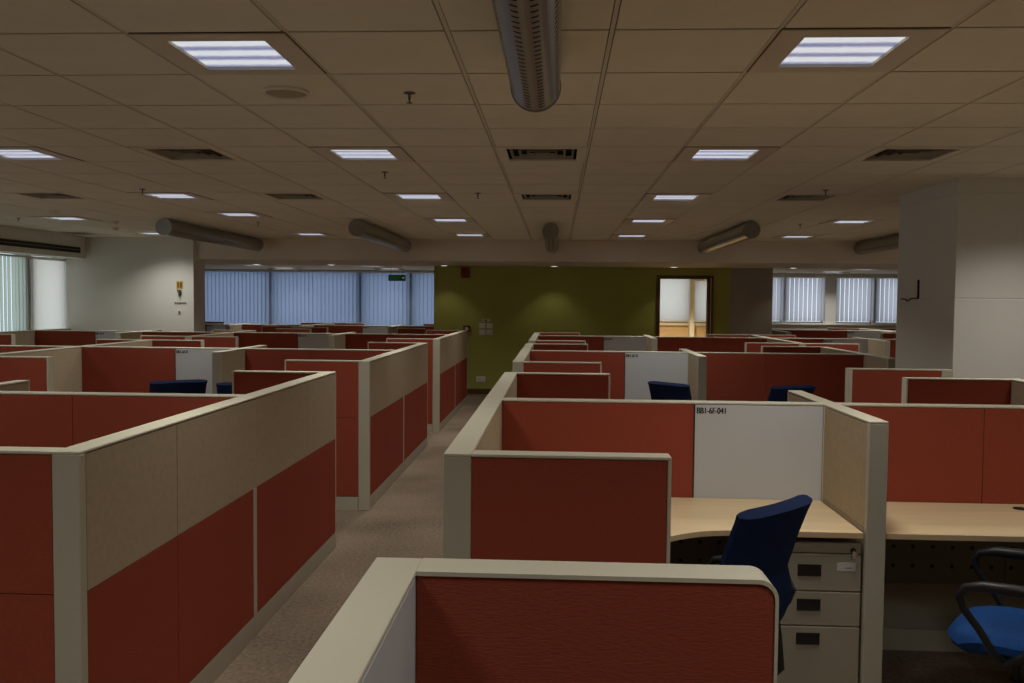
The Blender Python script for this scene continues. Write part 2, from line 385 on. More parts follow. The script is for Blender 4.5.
for x in (-6.0, -3.66, 5.85):
    for y, s in ((17.2, 'nearer'), (19.2, 'farther')):
        o = copy_tree(lp); o.location = (x, y, FCZ-.022); o['group'] = 'lights beyond the bulkhead'
        o['label'] = '%s flat light beyond the bulkhead, %s' % (s, {-6.0: 'far left', -3.66: 'above the green exit sign', 5.85: 'in front of the right windows'}[x])

def vent_proto():
    t = thing('ceiling_vent', 'x', 'air vent', (0, 0, CZ), 0, 'square louvred air vents in the ceiling')
    f = B(); o = .292
    for (a, b, c, d) in ((-o, o, -o, -.23), (-o, o, .23, o), (-o, -.23, -.23, .23), (.23, o, -.23, .23)): bx(f, a, b, c, d, -.003, .008)
    obj('frame', f, 'ceil', t)
    obj('backing', bx(B(), -.25, .25, -.25, .25, .05, .055), 'slot', t)
    for k, h in enumerate((.21, .155, .10, .05)):
        l = B(); z0, z1 = .002, .022; g = .014
        for s in range(4):
            a = s*PI/2
            def P(u, v, z): return (u*math.cos(a)-v*math.sin(a), u*math.sin(a)+v*math.cos(a), z)
            vs = [l.verts.new(P(*p)) for p in ((-h, h, z0), (h, h, z0), (h-g, h-g, z1), (-h+g, h-g, z1), (-h, h, z0+.003), (h, h, z0+.003), (h-g, h-g, z1+.003), (-h+g, h-g, z1+.003))]
            for q in ((0, 1, 2, 3), (7, 6, 5, 4), (0, 4, 5, 1), (1, 5, 6, 2), (2, 6, 7, 3), (3, 7, 4, 0)): l.faces.new([vs[i] for i in q])
        obj('louvre', l, 'frame', t)
    return t
vl = {(-2.51, 5.943): 'nearest square louvred vent left of the aisle', (-.11, 5.943): 'nearest louvred vent straight above the cubicles, behind the big tube', (2.29, 5.943): 'nearest louvred vent on the right, close to white column',
      (-4.91, 8.343): 'louvred vent far on the left, over the left cubicles', (-2.51, 8.343): 'smaller louvred vent behind the nearest left one', (-.11, 8.343): 'smaller louvred vent in line with the middle tubes',
      (2.29, 8.343): 'smaller louvred vent behind the nearest right one', (-7.31, 13.143): 'louvred vent at far left beside the window bulkhead'}
vp = vent_proto(); first = True
for (x, y), s in vl.items():
    o = vp if first else copy_tree(vp); first = False
    o.location = (x, y, CZ); o['label'] = s

# hanging metal tubes
TUBES = {}
def hang_tube(x, y0, y1, label, perf=True, r=.10):
    t = thing('perforated_tube', label, 'ceiling tube', (x, y0, CZ-r-.012), 0, 'round metal tubes hanging under the ceiling')
    L = y1-y0
    if (r, L) not in TUBES:
        b = B(); n = 56; pitch, slot = .046, .013; ys = [0, .03]; y = .03; holes = []
        while y+pitch < L-.04:
            ys += [y+pitch-slot, y+pitch]; holes.append(len(ys)-2); y += pitch
        ys.append(L); hs = set(holes)
        rings = [[b.verts.new((r*math.cos(2*PI*k/n+PI/n), yy, r*math.sin(2*PI*k/n+PI/n))) for k in range(n)] for yy in ys]
        for i in range(len(ys)-1):
            for k in range(n):
                deg = (360*(k+1)/n) % 360
                if perf and i in hs and any(abs(deg-c) < 6.6 for c in (208, 251, 289, 332)): continue
                b.faces.new((rings[i][k], rings[i][(k+1) % n], rings[i+1][(k+1) % n], rings[i+1][k]))
        body = obj('tube_body', b, 'tube', t, True); TUBES[(r, L)] = body.data
    else:
        body = bpy.data.objects.new('tube_body', TUBES[(r, L)]); COL.objects.link(body); body.parent = t
    obj('inner_liner', cyl(B(), (0, .01, 0), (0, L-.01, 0), r-.006, 32), 'slot', t, True)
    for y in (0, L-.012): obj('end_cap', cyl(B(), (0, y-.004, 0), (0, y+.016, 0), r+.003, 48), 'tube', t, True)
    for y in (.35, L-.35): obj('hanger', cyl(B(), (0, y, r-.01), (0, y, r+.012), .006, 8), 'chrome', t)
    return t
hang_tube(-.096, .3, 3.62, 'large perforated metal tube overhead, nearest to the viewer')
for x, s in ((-4.80, 'grey tube at far left in front of the white wall'), (-2.42, 'grey tube before the blue windows, left of the middle one'), (-.09, 'grey tube seen end-on in front of the green wall'),
             (2.28, 'grey tube near the doorway, right of the middle one'), (4.67, 'grey tube at far right, partly behind white column')):
    hang_tube(x, 10.55 if abs(x) > 1 else 10.9, 13.9, s, True)

# sprinklers, smoke detectors, speaker disc, downlights
def sprinkler_proto():
    t = thing('sprinkler', 'x', 'sprinkler', (0, 0, CZ), 0, 'pendent sprinkler heads')
    obj('rose', lathe(B(), [(.028, 0), (.028, -.003), (.014, -.006), (.009, -.007)], n=16), 'brass', t, True)
    obj('nozzle', lathe(B(), [(.006, 0), (.006, -.03), (.004, -.033), (.0035, -.04), (.003, -.046)], n=12), 'brass', t, True)
    obj('deflector', lathe(B(), [(.003, -.046), (.014, -.047), (.014, -.049), (.002, -.05)], n=12), 'brass', t, True)
    return t
sp = sprinkler_proto(); first = True
for x, y, s in ((-.71, 4.19, 'nearest sprinkler head, between the big tube and left light'), (-1.33, 6.74, 'sprinkler behind the second light left of the tube'), (-.73, 8.03, 'sprinkler left of the middle vents'),
                (-3.74, 7.8, 'sprinkler above the left cubicles beside third light'), (-3.81, 11.08, 'sprinkler between the two left grey tubes'), (-6.7, 10.67, 'sprinkler by left window bulkhead'),
                (2.3, 7.76, 'sprinkler by the right louvred vents'), (2.97, 11.03, 'sprinkler near the right grey tube')):
    o = sp if first else copy_tree(sp); first = False
    o.location = (x, y, CZ); o['label'] = s
def detector_proto():
    t = thing('smoke_detector', 'x', 'smoke detector', (0, 0, CZ), 0, 'round smoke detectors')
    obj('base', lathe(B(), [(.055, 0), (.055, -.012), (.04, -.016)], n=20), 'bulk', t, True)
    obj('head', lathe(B(), [(.042, -.014), (.042, -.036), (.03, -.046), (.001, -.048)], n=20), 'bulk', t, True)
    return t
sd = detector_proto(); first = True
for x, y, s in ((-5.65, 9.68, 'smoke detector above the far left ceiling light'), (-5.65, 11.02, 'nearer of two smoke detectors left of grey tube'), (-6.17, 12.03, 'farther of two smoke detectors left of grey tube')):
    o = sd if first else copy_tree(sd); first = False
    o.location = (x, y, CZ); o['label'] = s
t = thing('ceiling_speaker', 'round flat speaker cover in tile behind nearest left light', 'speaker', (-1.29, 4.15, CZ))
obj('grille', lathe(B(), [(.095, -.004), (.092, -.010), (.05, -.016), (.001, -.018)], n=32), 'spk', t, True)
obj('rim', lathe(B(), [(.108, 0), (.108, -.012), (.100, -.016), (.094, -.010), (.094, 0)], n=32), 'bulk', t, True)

def downlight_proto():
    t = thing('downlight', 'x', 'downlight', (0, 0, BZ), 0, 'round downlights in the far soffit')
    obj('ring', lathe(B(), [(.085, 0), (.085, -.006), (.072, -.010), (.070, -.002), (.070, 0)], n=24), 'plate', t, True)
    obj('lens', lathe(B(), [(.070, -.001), (.05, -.012), (.001, -.016)], n=24), 'lens', t, True)
    li = bpy.data.lights.new('downlight', 'SPOT'); li.energy = DOWN_W; li.spot_size = math.radians(100); li.spot_blend = .6; li.shadow_soft_size = .04; li.color = (1, .92, .72)
    lo = bpy.data.objects.new('lamp', li); COL.objects.link(lo); lo.parent = t; lo.location = (0, 0, -.03)
    return t
dl = downlight_proto(); first = True
for x, s in ((-6.4+.95, 'downlight at left end of soffit, over pale pilaster'), (-4.08, 'downlight before the blue windows'), (-2.03, 'downlight at left edge of the green wall'), (-.06, 'downlight over middle of the green wall'),
             (2.06, 'downlight to the left above the bright doorway'), (4.14, 'downlight right of the taupe wall')):
    o = dl if first else copy_tree(dl); first = False
    o.location = (x, 15.75, BZ); o['label'] = s

# ------------------------------------------------------------------ blinds
def blind(axis, a, b, c, z0, z1, m, label, pitch=.09, ang=9, seedv=0, wf=.58):
    """vertical blind: a..b along the axis, hung at distance c"""
    rnd = random.Random(seedv); L = b-a
    t = thing('vertical_blind', label, 'blind', (a, c, z0) if axis == 'x' else (c, a, z0), 0 if axis == 'x' else PI/2, 'vertical blinds')
    obj('head_rail', bx(B(), 0, L, -.02, .02, z1-z0-.03, z1-z0), 'plate', t)
    bm = B(); n = int(L/pitch); p = L/n
    for k in range(n):
        x = (k+.5)*p; w = pitch*wf; an = math.radians(ang+rnd.uniform(-4, 4)); dx, dy = w*math.cos(an), w*math.sin(an); h = z1-z0-.03
        q = [(x-dx, -dy), (x+dx, dy)]
        bm.faces.new([bm.verts.new(p3) for p3 in ((*q[0], 0), (*q[1], 0), (*q[1], h), (*q[0], h))])
    obj('slats', bm, m, t)
    obj('bottom_chain', cyl(B(), (.02, 0, .015), (L-.02, 0, .015), .003, 6), 'plate', t)
    return t
for k, (a, b, s) in enumerate(((-8.33, -6.62, 'leftmost blue lit vertical blind, beside pale pilaster'), (-6.61, -5.515, 'second blue lit vertical blind from the left'),
                               (-5.505, -4.49, 'third blue lit vertical blind from the left'), (-4.48, -3.335, 'blue lit vertical blind behind the exit sign'), (-3.33, -2.29, 'blue lit vertical blind next to the green wall'))):
    blind('x', a, b, YF-.02, .90, 2.38, 'blindb', s, seedv=k)
for k, (a, b, s) in enumerate(((4.05, 5.085, 'pale vertical blind next to the taupe wall'), (5.09, 5.98, 'bright vertical blind left of the beige pillar'),
                               (6.20, 7.07, 'bright vertical blind right of the beige pillar'), (7.075, 8.12, 'rightmost bright vertical blind, beside white column'))):
    blind('x', a, b, YF-.02, 1.34, 2.34, 'blindw', s, seedv=k+9, ang=12, wf=.53)
for k, (a, b, s) in enumerate(((1.0, 5.2, 'pale vertical blind on the left window wall, near part'), (5.6, 9.4, 'pale vertical blind on the left window wall, middle part'), (9.7, 12.965, 'pale green-white vertical blind at left edge of the photo'))):
    if b > 9: blind('y', a, b, XL+.02, .85, 2.34, 'blindg', s, seedv=k+20)
t = thing('roller_blind', 'plain white roller blind in the last pane of the left windows', 'blind', (XL+.04, 12.975, .85))
fb = B(); fb.faces.new([fb.verts.new(p) for p in ((.001, 0, .02), (.001, .91, .02), (.001, .91, 1.46), (.001, 0, 1.46))]); obj('fabric', fb, 'roller', t)
obj('roller_tube', cyl(B(), (.0, 0, 1.47), (.0, .91, 1.47), .022, 16), 'plate', t, True)
obj('bottom_bar', bx(B(), -.004, .008, 0, .91, 0, .025, .002), 'plate', t)
for k, (a, b, z0, z1, s) in enumerate(((1.75, 2.955, 1.30, 2.38, 'wide bright roller blind seen through the doorway'), (3.065, 3.6, 1.30, 2.26, 'narrow bright roller blind seen through the doorway'))):
    t = thing('roller_blind', s, 'blind', (a, YF-.05, z0))
    fb = B(); fb.faces.new([fb.verts.new(p) for p in ((0, .001, .02), (b-a, .001, .02), (b-a, .001, z1-z0-.04), (0, .001, z1-z0-.04))]); obj('fabric', fb, 'roller', t)
    obj('roller_tube', cyl(B(), (0, .01, z1-z0-.02), (b-a, .01, z1-z0-.02), .022, 16), 'plate', t, True)
    obj('bottom_bar', bx(B(), 0, b-a, -.005, .007, 0, .022, .002), 'plate', t)
# lamp in the room behind the doorway
o = copy_tree(lp); o.location = (2.4, 18.2, FCZ-.022); o['label'] = 'ceiling light in the small room behind the doorway'; o['group'] = 'lights in the small room'
for ch in o.children:
    if ch.type == 'LIGHT':
        ch.data = ch.data.copy(); ch.data.energy = 85; ch.data.color = (1, .80, .5)

# ------------------------------------------------------------------ cubicle partitions
PH = 1.225; TH = .08; RH = .010
def panel(label, loc, L, rotz=0, th=TH, front=(), back=(), ends=(), name='cubicle_partition', group=None, skirt=True, rounded=()):
    """run along local +x from 0 to L, thickness local y 0..th. front = -y face. tiles: (x0,x1,z0,z1,mat,name)"""
    t = thing(name, label, 'cubicle partition', loc, rotz, group)
    obj('frame', bx(B(), .004, L-.004, .008, th-.008, .01, PH-.008), 'frame', t)
    r = bx(B(), 0, L, 0, th, PH-RH, PH, .003, 2)
    obj('top_rail', r, 'cream', t)
    if skirt:
        for y0, y1 in ((.001, .008), (th-.008, th-.001)): obj('skirting', bx(B(), .004, L-.004, y0, y1, 0, .108), 'post', t)
    for e in ends:
        x0, w, nm = e
        obj(nm, bx(B(), x0, x0+w, -.0005, th+.0005, 0, PH-RH+.0005, .003, 1), 'post' if nm == 'end_post' else 'cream', t)
    for side, tiles in ((0, front), (1, back)):
        for (x0, x1, z0, z1, m, nm) in tiles:
            g = .0015; y0, y1 = ((.001, .010) if side == 0 else (th-.010, th-.001))
            p = obj(nm, bx(B(), x0+g, x1-g, y0, y1, z0+g, z1-g, .0012, 1), m, t)
            if m == 'beige': p['label'] = 'beige fabric panel'
            elif m == 'red': p['label'] = 'brick-red fabric panel'
    return t
ZU = PH-RH-.002
def wing(label, x0, x1, y, free, group='short red wing partitions'):
    """short partition across the block, free end at 'left' or 'right'."""
    L = x1-x0; e = (L-.012, .012, 'end_trim') if free == 'right' else (0, .012, 'end_trim')
    a, b = (0, L-.012) if free == 'right' else (.012, L)
    tl = [(a, b, .11, .76, 'red', 'lower_panel'), (a, b, .76, ZU, 'red', 'upper_panel')]
    return panel(label, (x0, y, 0), L, 0, front=tl, back=tl, ends=[e], group=group)
def long_run(label, xmax, y0, y1, th=.09, group='long partitions running away from the viewer', inner='beige'):
    """run along +y; local front faces +x, back faces -x"""
    L = y1-y0; pw = p = .04; h = L/2; e = [(0, pw, 'end_post'), (L-.012, .012, 'end_trim')]
    if L > 2:
        st = [(h-.022, .044, 'mid_post')]
        cu = [p, p+(h-p)*.43, h, h+(L-h)*.58, L-.012]
        up = [(cu[i], cu[i+1], .76, ZU, 'beige', 'upper_panel') for i in range(4)]
        lo = [(p, cu[1], .11, .76, 'red', 'lower_panel'), (cu[1], h-.022, .11, .76, 'red', 'lower_panel'), (h+.022, L-.012, .11, .76, 'red', 'lower_panel')]
    else:
        st = []; up = [(p, L-.012, .76, ZU, 'beige', 'upper_panel')]; lo = [(p, L-.012, .11, .76, 'red', 'lower_panel')]
    ins = [(a, b, c, d, inner, n) if n == 'upper_panel' else (a, b, c, d, m, n) for a, b, c, d, m, n in up+lo]
    t = panel(label, (xmax, y0, 0), L, PI/2, th=th, front=ins, back=up+lo, ends=e, group=group)
    for s in st:
        obj('mid_post', bx(B(), s[0], s[0]+s[1], -.0005, th+.0005, 0, .76), 'post', t)
    return t
def spine(label, x0, x1, y, wb=None, text='', th=.08, group='cross partitions with white boards', seam=.62):
    L = x1-x0; tl = []; 
    if wb:
        a, b = wb[0]-x0, wb[1]-x0
        tl += [(0, a, .735, ZU, 'red', 'upper_panel'), (a, b, .735, ZU, 'board', 'white_board')]
        if b+.085 < L: tl += [(b, b+.085, .735, ZU, 'frame', 'junction_strip'), (b+.085, b+.085+(L-b-.085)*.42, .735, ZU, 'red', 'upper_panel'), (b+.085+(L-b-.085)*.42, L, .735, ZU, 'red', 'upper_panel')]
    else:
        tl += [(0, L/2, .735, ZU, 'red', 'upper_panel'), (L/2, L, .735, ZU, 'red', 'upper_panel')]
    low = [(L*k/4, L*(k+1)/4, .34, .735, 'perf', 'perforated_panel') for k in range(4)]+[(0, L, .108, .34, 'cabinet', 'cable_tray_cover')]
    bk = [(0, L/2, .735, ZU, 'red', 'upper_panel'), (L/2, L, .735, ZU, 'red', 'upper_panel'), (0, L, .11, .735, 'red', 'lower_panel')]
    t = panel(label, (x0, y, 0), L, 0, th=th, front=tl+low, back=bk, group=group)
    if wb:
        c = [o for o in t.children if o.name.startswith('white_board')][0]
        text_mesh('board_lettering', text, .043, 'ink', c, (wb[0]-x0+.008, .0003, ZU-.010), bold=.0018, xscale=.73)
        obj('board_edge', bx(B(), wb[0]-x0-.004, wb[0]-x0+.002, -.0012, .006, .735, ZU), 'dark', c)
    return t
def divider(label, x0, y0, y1, th=.08, group='dividers between neighbouring desks'):
    L = y1-y0; tl = [(.03, L-.012, .11, .76, 'beige', 'lower_panel'), (.03, L-.012, .76, ZU, 'beige', 'upper_panel')]
    return panel(label, (x0+th, y0, 0), L, PI/2, th=th, front=tl, back=tl, ends=[(0, .03, 'end_post'), (L-.012, .012, 'end_trim')], group=group)

YS = {'A': (2.71, 5.98), 'B': (7.06, 10.3), 'C': (11.35, 14.9), 'D': (15.7, 18.9)}
SP = {'A': 4.38, 'B': 8.66, 'C': 12.86, 'D': 17.2}
BN = {'O': 'front', 'A': 'nearest', 'B': 'second', 'C': 'third', 'D': 'farthest'}
def cluster(cn, where, x0, x1, blocks, left_long=True, right_long=True, right_wing=True, left_wing=True, lw=.66, rw=.66, wbs=.95, texts={}, yover={}, ywing={}, skip=()):
    """inner x range x0..x1; wb starts wbs after x0"""
    for b in blocks:
        y0, y1 = yover.get(b, YS[b]); ys = SP[b]; n = BN[b]; W = '%s block %s' % (n, where)
        cut = y1 < YS[b][1]-.3
        if left_long and (b, 'll') not in skip: long_run('long beige-over-red partition, left side of the %s' % W, x0, y0, y1)
        if right_long and (b, 'rl') not in skip: long_run('long beige-over-red partition, right side of the %s' % W, x1+.09, y0, y1)
        if left_wing:
            if (b, 'nlw') not in skip: wing('red wing, near left corner of %s' % W, x0, x0+lw, y0, 'right')
            if (b, 'flw') not in skip: wing('red wing, far left corner of %s' % W, x0, x0+lw, y1-TH, 'right')
        if right_wing:
            if (b, 'nrw') not in skip: wing('red wing, near right corner of %s' % W, x1-rw, x1, y0, 'left')
            if (b, 'frw') not in skip: wing('red wing, far right corner of %s' % W, x1-rw, x1, y1-TH, 'left')
        if (b, 'sp') not in skip: spine('red cross partition with white board, %s' % W, x0, x1, ys, (x0+wbs, x0+wbs+.63), texts.get(b, 'BB1-6F-0'))
        # the divider is cut by the spine: near and far halves
        dx = x0+wbs+.63
        if (b, 'dn') not in skip: divider('beige divider before the white board, %s' % W, dx, ys-.64, ys-.001)
        if (b, 'df') not in skip: divider('beige divider behind the white board, %s' % W, dx, ys+.081, ys+.68)
cluster('L1', 'left of the aisle', -4.80, -1.605, 'ABC', left_long=False, wbs=.97, rw=.61, lw=.60)
cluster('L2', 'by the left windows', -7.84, -4.89, 'ABC', wbs=.93, lw=.60, rw=.60, yover={'C': (11.35, 13.85)}, skip={('C', 'flw')})
cluster('L1D', 'before blue windows', -4.80, -2.37, 'D', left_long=False, right_long=False, wbs=.97, rw=.5)
cluster('L2D', 'at far left corner', -7.90, -4.89, 'D', wbs=.93, yover={'D': (16.3, 18.9)})
RY = {'A': (2.80, 6.13), 'B': (7.2, 10.43), 'C': (11.25, 14.3), 'D': (15.7, 18.9)}
SP.update({'A': 4.40, 'B': 8.9, 'C': 12.95})
cluster('R1', 'right of the aisle', -.27, 3.05, 'ABC', wbs=.96, texts={'A': 'BB1-6F-041'}, lw=.64, yover=RY, skip={('B', 'nrw'), ('B', 'rl'), ('A', 'rl'), ('A', 'frw'), ('A', 'nrw')})
# nearest block on the right: the viewer stands in it
long_run('beige over red partition with broad cream top, bottom of photo, enclosing the viewer', -.25, -.9, 1.65, inner='board')
def round_wing():
    x0, x1, y, th = -.25, .40, 1.565, .085; L = x1-x0
    t = thing('cubicle_partition', 'nearest short red wing with rounded cream top, at bottom centre', 'cubicle partition', (x0, y, 0), 0, 'short red wing partitions')
    prof = [(0, .01), (L-.006, .01), (L-.006, PH-.04)]
    prof += [(L-.046+.04*math.cos(a), PH-.05+.03*math.sin(a)) for a in [PI/2*i/8 for i in range(1, 9)]]+[(0, PH-.02)]
    b = B(); f0 = [b.verts.new((x, .012, z)) for x, z in prof]; f1 = [b.verts.new((x, th-.012, z)) for x, z in prof]; n = len(prof)
    b.faces.new(f0); b.faces.new(f1[::-1])
    for i in range(n): b.faces.new((f0[i], f0[(i+1) % n], f1[(i+1) % n], f1[i]))
    obj('frame', b, 'frame', t)
    # top rail sweeping down round the free corner into the end trim
    inner = [(0, PH-.008), (L-.036, PH-.008)]+[(L-.036+.030*math.sin(a), PH-.038+.030*math.cos(a)) for a in [PI/2*i/8 for i in range(1, 9)]]+[(L-.006, 0)]
    outer = [(0, PH), (L-.036, PH)]+[(L-.036+.036*math.sin(a), PH-.036+.036*math.cos(a)) for a in [PI/2*i/8 for i in range(1, 9)]]+[(L, 0)]
    b = B(); rows = []
    for y0 in (0, th): rows.append([[b.verts.new((x, y0, z)) for x, z in q] for q in (inner, outer)])
    n = len(inner)
    for i in range(n-1):
        a, c = rows
        b.faces.new((a[0][i], a[0][i+1], a[1][i+1], a[1][i])); b.faces.new((c[0][i], c[1][i], c[1][i+1], c[0][i+1]))
        b.faces.new((a[1][i], a[1][i+1], c[1][i+1], c[1][i])); b.faces.new((a[0][i], c[0][i], c[0][i+1], a[0][i+1]))
    for i in (0, n-1): b.faces.new((rows[0][0][i], rows[0][1][i], rows[1][1][i], rows[1][0][i]))
    obj('top_rail', b, 'cream', t, True)
    for y0, y1 in ((.002, .012), (th-.012, th-.002)):
        p = obj('upper_panel', bx(B(), .001, L-.007, y0, y1, .761, PH-.04), 'red', t); p['label'] = 'brick-red fabric panel'
        q = B(); pr = [(.001, PH-.04), (L-.007, PH-.04)]+[(L-.036+.029*math.cos(a), PH-.038+.029*math.sin(a)) for a in [PI/2*i/8 for i in range(1, 9)]]+[(.001, PH-.009)]
        A_ = [q.verts.new((x, y0, z)) for x, z in pr]; C_ = [q.verts.new((x, y1, z)) for x, z in pr]; m_ = len(pr)
        q.faces.new(A_); q.faces.new(C_[::-1])
        for i in range(m_): q.faces.new((A_[i], A_[(i+1) % m_], C_[(i+1) % m_], C_[i]))
        obj('upper_panel', q, 'red', t)
        obj('lower_panel', bx(B(), .001, L-.007, y0, y1, .11, .759), 'red', t)
        obj('skirting', bx(B(), .001, L-.007, y0, y1, 0, .108), 'post', t)
round_wing()
# right side pieces beside the column
long_run('long partition closing the right side of the nearest right block, before white column', 3.14, 2.80, 6.13)
wing('red wing before white column at right edge, nearer of two', 2.36, 3.05, 6.13-TH, 'left')
long_run('long partition running back from behind the white column', 3.14, 8.25, 10.43)
w = panel('red wing touching the white column, with grey end post', (2.25, 6.89, 0), .78, 0, front=[(.03, .70, .11, .76, 'red', 'lower_panel'), (.03, .70, .76, ZU, 'red', 'upper_panel')],
          back=[(.03, .70, .11, .76, 'red', 'lower_panel'), (.03, .70, .76, ZU, 'red', 'upper_panel')], ends=[(0, .03, 'end_trim'), (.70, .08, 'end_post')], group='short red wing partitions')
cluster('R2', 'behind white column', 3.14, 6.35, 'C', left_long=False, wbs=.72, yover=RY)
cluster('R2B', 'right of column', 4.42, 6.35, 'B', left_long=False, left_wing=False, wbs=.2, yover=RY)
cluster('R2D', 'in front of the right windows', 4.12, 6.35, 'D', wbs=1.45, left_wing=False)
cluster('R3', 'at far right', 6.44, 9.0, 'D', left_long=False, wbs=.93)

# ------------------------------------------------------------------ desks and pedestal
def desk(label, x0, x1, yb, yf, ret_side, rx, ry):
    """L-shaped top: back edge yb, front edge yf, return on one side down to ry, inner corner curved."""
    t = thing('corner_desk', label, 'desk', ((x0+x1)/2, yb, 0), 0, 'maple corner desks')
    cx = (x0+x1)/2; arc = []
    R_ = .42
    if ret_side == 'left':
        c = (rx+R_, yf-R_); arc = [(c[0]+R_*math.cos(a), c[1]+R_*math.sin(a)) for a in [PI/2+PI/2*i/12 for i in range(13)]]
        P = [(x0, yb), (x0, ry), (rx, ry)]+arc[::-1]+[(x1, yf), (x1, yb)]
    else:
        c = (rx-R_, yf-R_); arc = [(c[0]+R_*math.cos(a), c[1]+R_*math.sin(a)) for a in [PI/2*i/12 for i in range(13)]]
        P = [(x1, yb), (x1, ry), (rx, ry)]+arc+[(x0, yf), (x0, yb)]
    obj('tabletop', prism(B(), [(x-cx, y-yb) for x, y in P], .722, .745), 'wood', t)
    for sx in ((x0+.03,) if ret_side == 'left' else (x0+.03, x1-.03)):
        b = B(); bx(b, sx-cx-.012, sx-cx+.012, -.30, -.02, .68, .721); bx(b, sx-cx-.012, sx-cx+.012, -.045, -.02, .42, .68); obj('support_bracket', b, 'post', t)
    b = B(); lx = (x0+.06 if ret_side == 'left' else x1-.06)-cx
    bx(b, lx-.02, lx+.02, ry-yb+.05, ry-yb+.09, 0, .721); bx(b, lx-.02, lx+.3*(1 if ret_side == 'left' else -1)+.02, ry-yb+.05, ry-yb+.09, .68, .721)
    obj('leg', b, 'post', t)
    obj('cable_cover', lathe(B(), [(.03, .745), (.03, .749), (.001, .750)], (0, -.1, 0), 20), 'dark', t, True)
    return t
desk('light maple desk with curved front below the white board', -.268, 1.312, 4.398, 3.775, 'left', .36, 2.90)
desk('light maple desk at right edge, right of the divider post', 1.408, 3.045, 4.398, 3.775, 'right', 2.42, 2.90)

t = thing('drawer_pedestal', 'putty grey three-drawer steel pedestal under the maple desk beside post', 'drawer unit', (1.112, 4.08, 0))
obj('body', bx(B(), -.198, .200, -.278, .27, .05, .692, .003, 1), 'cabinet', t)
obj('top_strip', bx(B(), -.198, .200, -.286, -.279, .651, .692, .002, 1), 'cabinet', t)
for z0, z1, hz in ((.487, .647, .576), (.335, .483, .426), (.06, .331, .278)):
    d = obj('drawer', bx(B(), -.198, .200, -.290, -.279, z0, z1, .003, 1), 'cabinet', t)
    h = B(); x0, x1, hh = -.068, .032, .025
    bx(h, x0, x1, -.2915, -.2895, hz-hh, hz+hh); bx(h, x0, x1, -.2935, -.2915, hz+hh-.005, hz+hh); bx(h, x0, x1, -.2935, -.2915, hz-hh, hz-hh+.003)
    obj('handle', h, 'dark', d)
    if z1 > .6:
        l = obj('paper_label', bx(B(), .098, .176, -.2912, -.2895, .575, .612), 'paper', d)
        ln = B(); bx(ln, .130, .160, -.2916, -.2911, .588, .591); obj('print_line', ln, 'ink', l)
lk = obj('lock', cyl(B(), (.165, -.294, .664), (.165, -.285, .664), .011, 20), 'dark', t, True)
obj('key', bx(cyl(B(), (.165, -.302, .664), (.165, -.294, .664), .004, 10), .155, .177, -.304, -.301, .632, .662, .002, 1), 'chrome', lk)
for sx in (-.16, .16):
    for sy in (-.22, .22): obj('caster', cyl(cyl(B(), (sx-.012, sy, .022), (sx+.012, sy, .022), .022, 16), (sx, sy, .03), (sx, sy, .051), .008, 8), 'dark', t, True)

# ------------------------------------------------------------------ task chairs
def sheet(f, nu, nv, th):
    """closed shell from a surface f(u,v)->Vector with thickness th(u,v) along the numeric normal."""
    bm = B(); A_ = []; C_ = []
    for i in range(nu+1):
        a, c = [], []
        for j in range(nv+1):
            u, v = i/nu, j/nv; e = 1e-3; p = f(u, v)
            n = (f(min(u+e, 1), v)-f(max(u-e, 0), v)).cross(f(u, min(v+e, 1))-f(u, max(v-e, 0))).normalized(); h = th(u, v)/2
            a.append(bm.verts.new(p+n*h)); c.append(bm.verts.new(p-n*h))
        A_.append(a); C_.append(c)
    for i in range(nu):
        for j in range(nv):
            bm.faces.new((A_[i][j], A_[i+1][j], A_[i+1][j+1], A_[i][j+1])); bm.faces.new((C_[i][j], C_[i][j+1], C_[i+1][j+1], C_[i+1][j]))
    for i in range(nu):
        bm.faces.new((A_[i][0], C_[i][0], C_[i+1][0], A_[i+1][0])); bm.faces.new((A_[i][nv], A_[i+1][nv], C_[i+1][nv], C_[i][nv]))
    for j in range(nv):
        bm.faces.new((A_[0][j], A_[0][j+1], C_[0][j+1], C_[0][j])); bm.faces.new((A_[nu][j], C_[nu][j], C_[nu][j+1], A_[nu][j+1]))
    return bm
def lerp(tab, v):
    for (a, x), (b, y) in zip(tab, tab[1:]):
        if v <= b: return x+(y-x)*(v-a)/(b-a)
    return tab[-1][1]
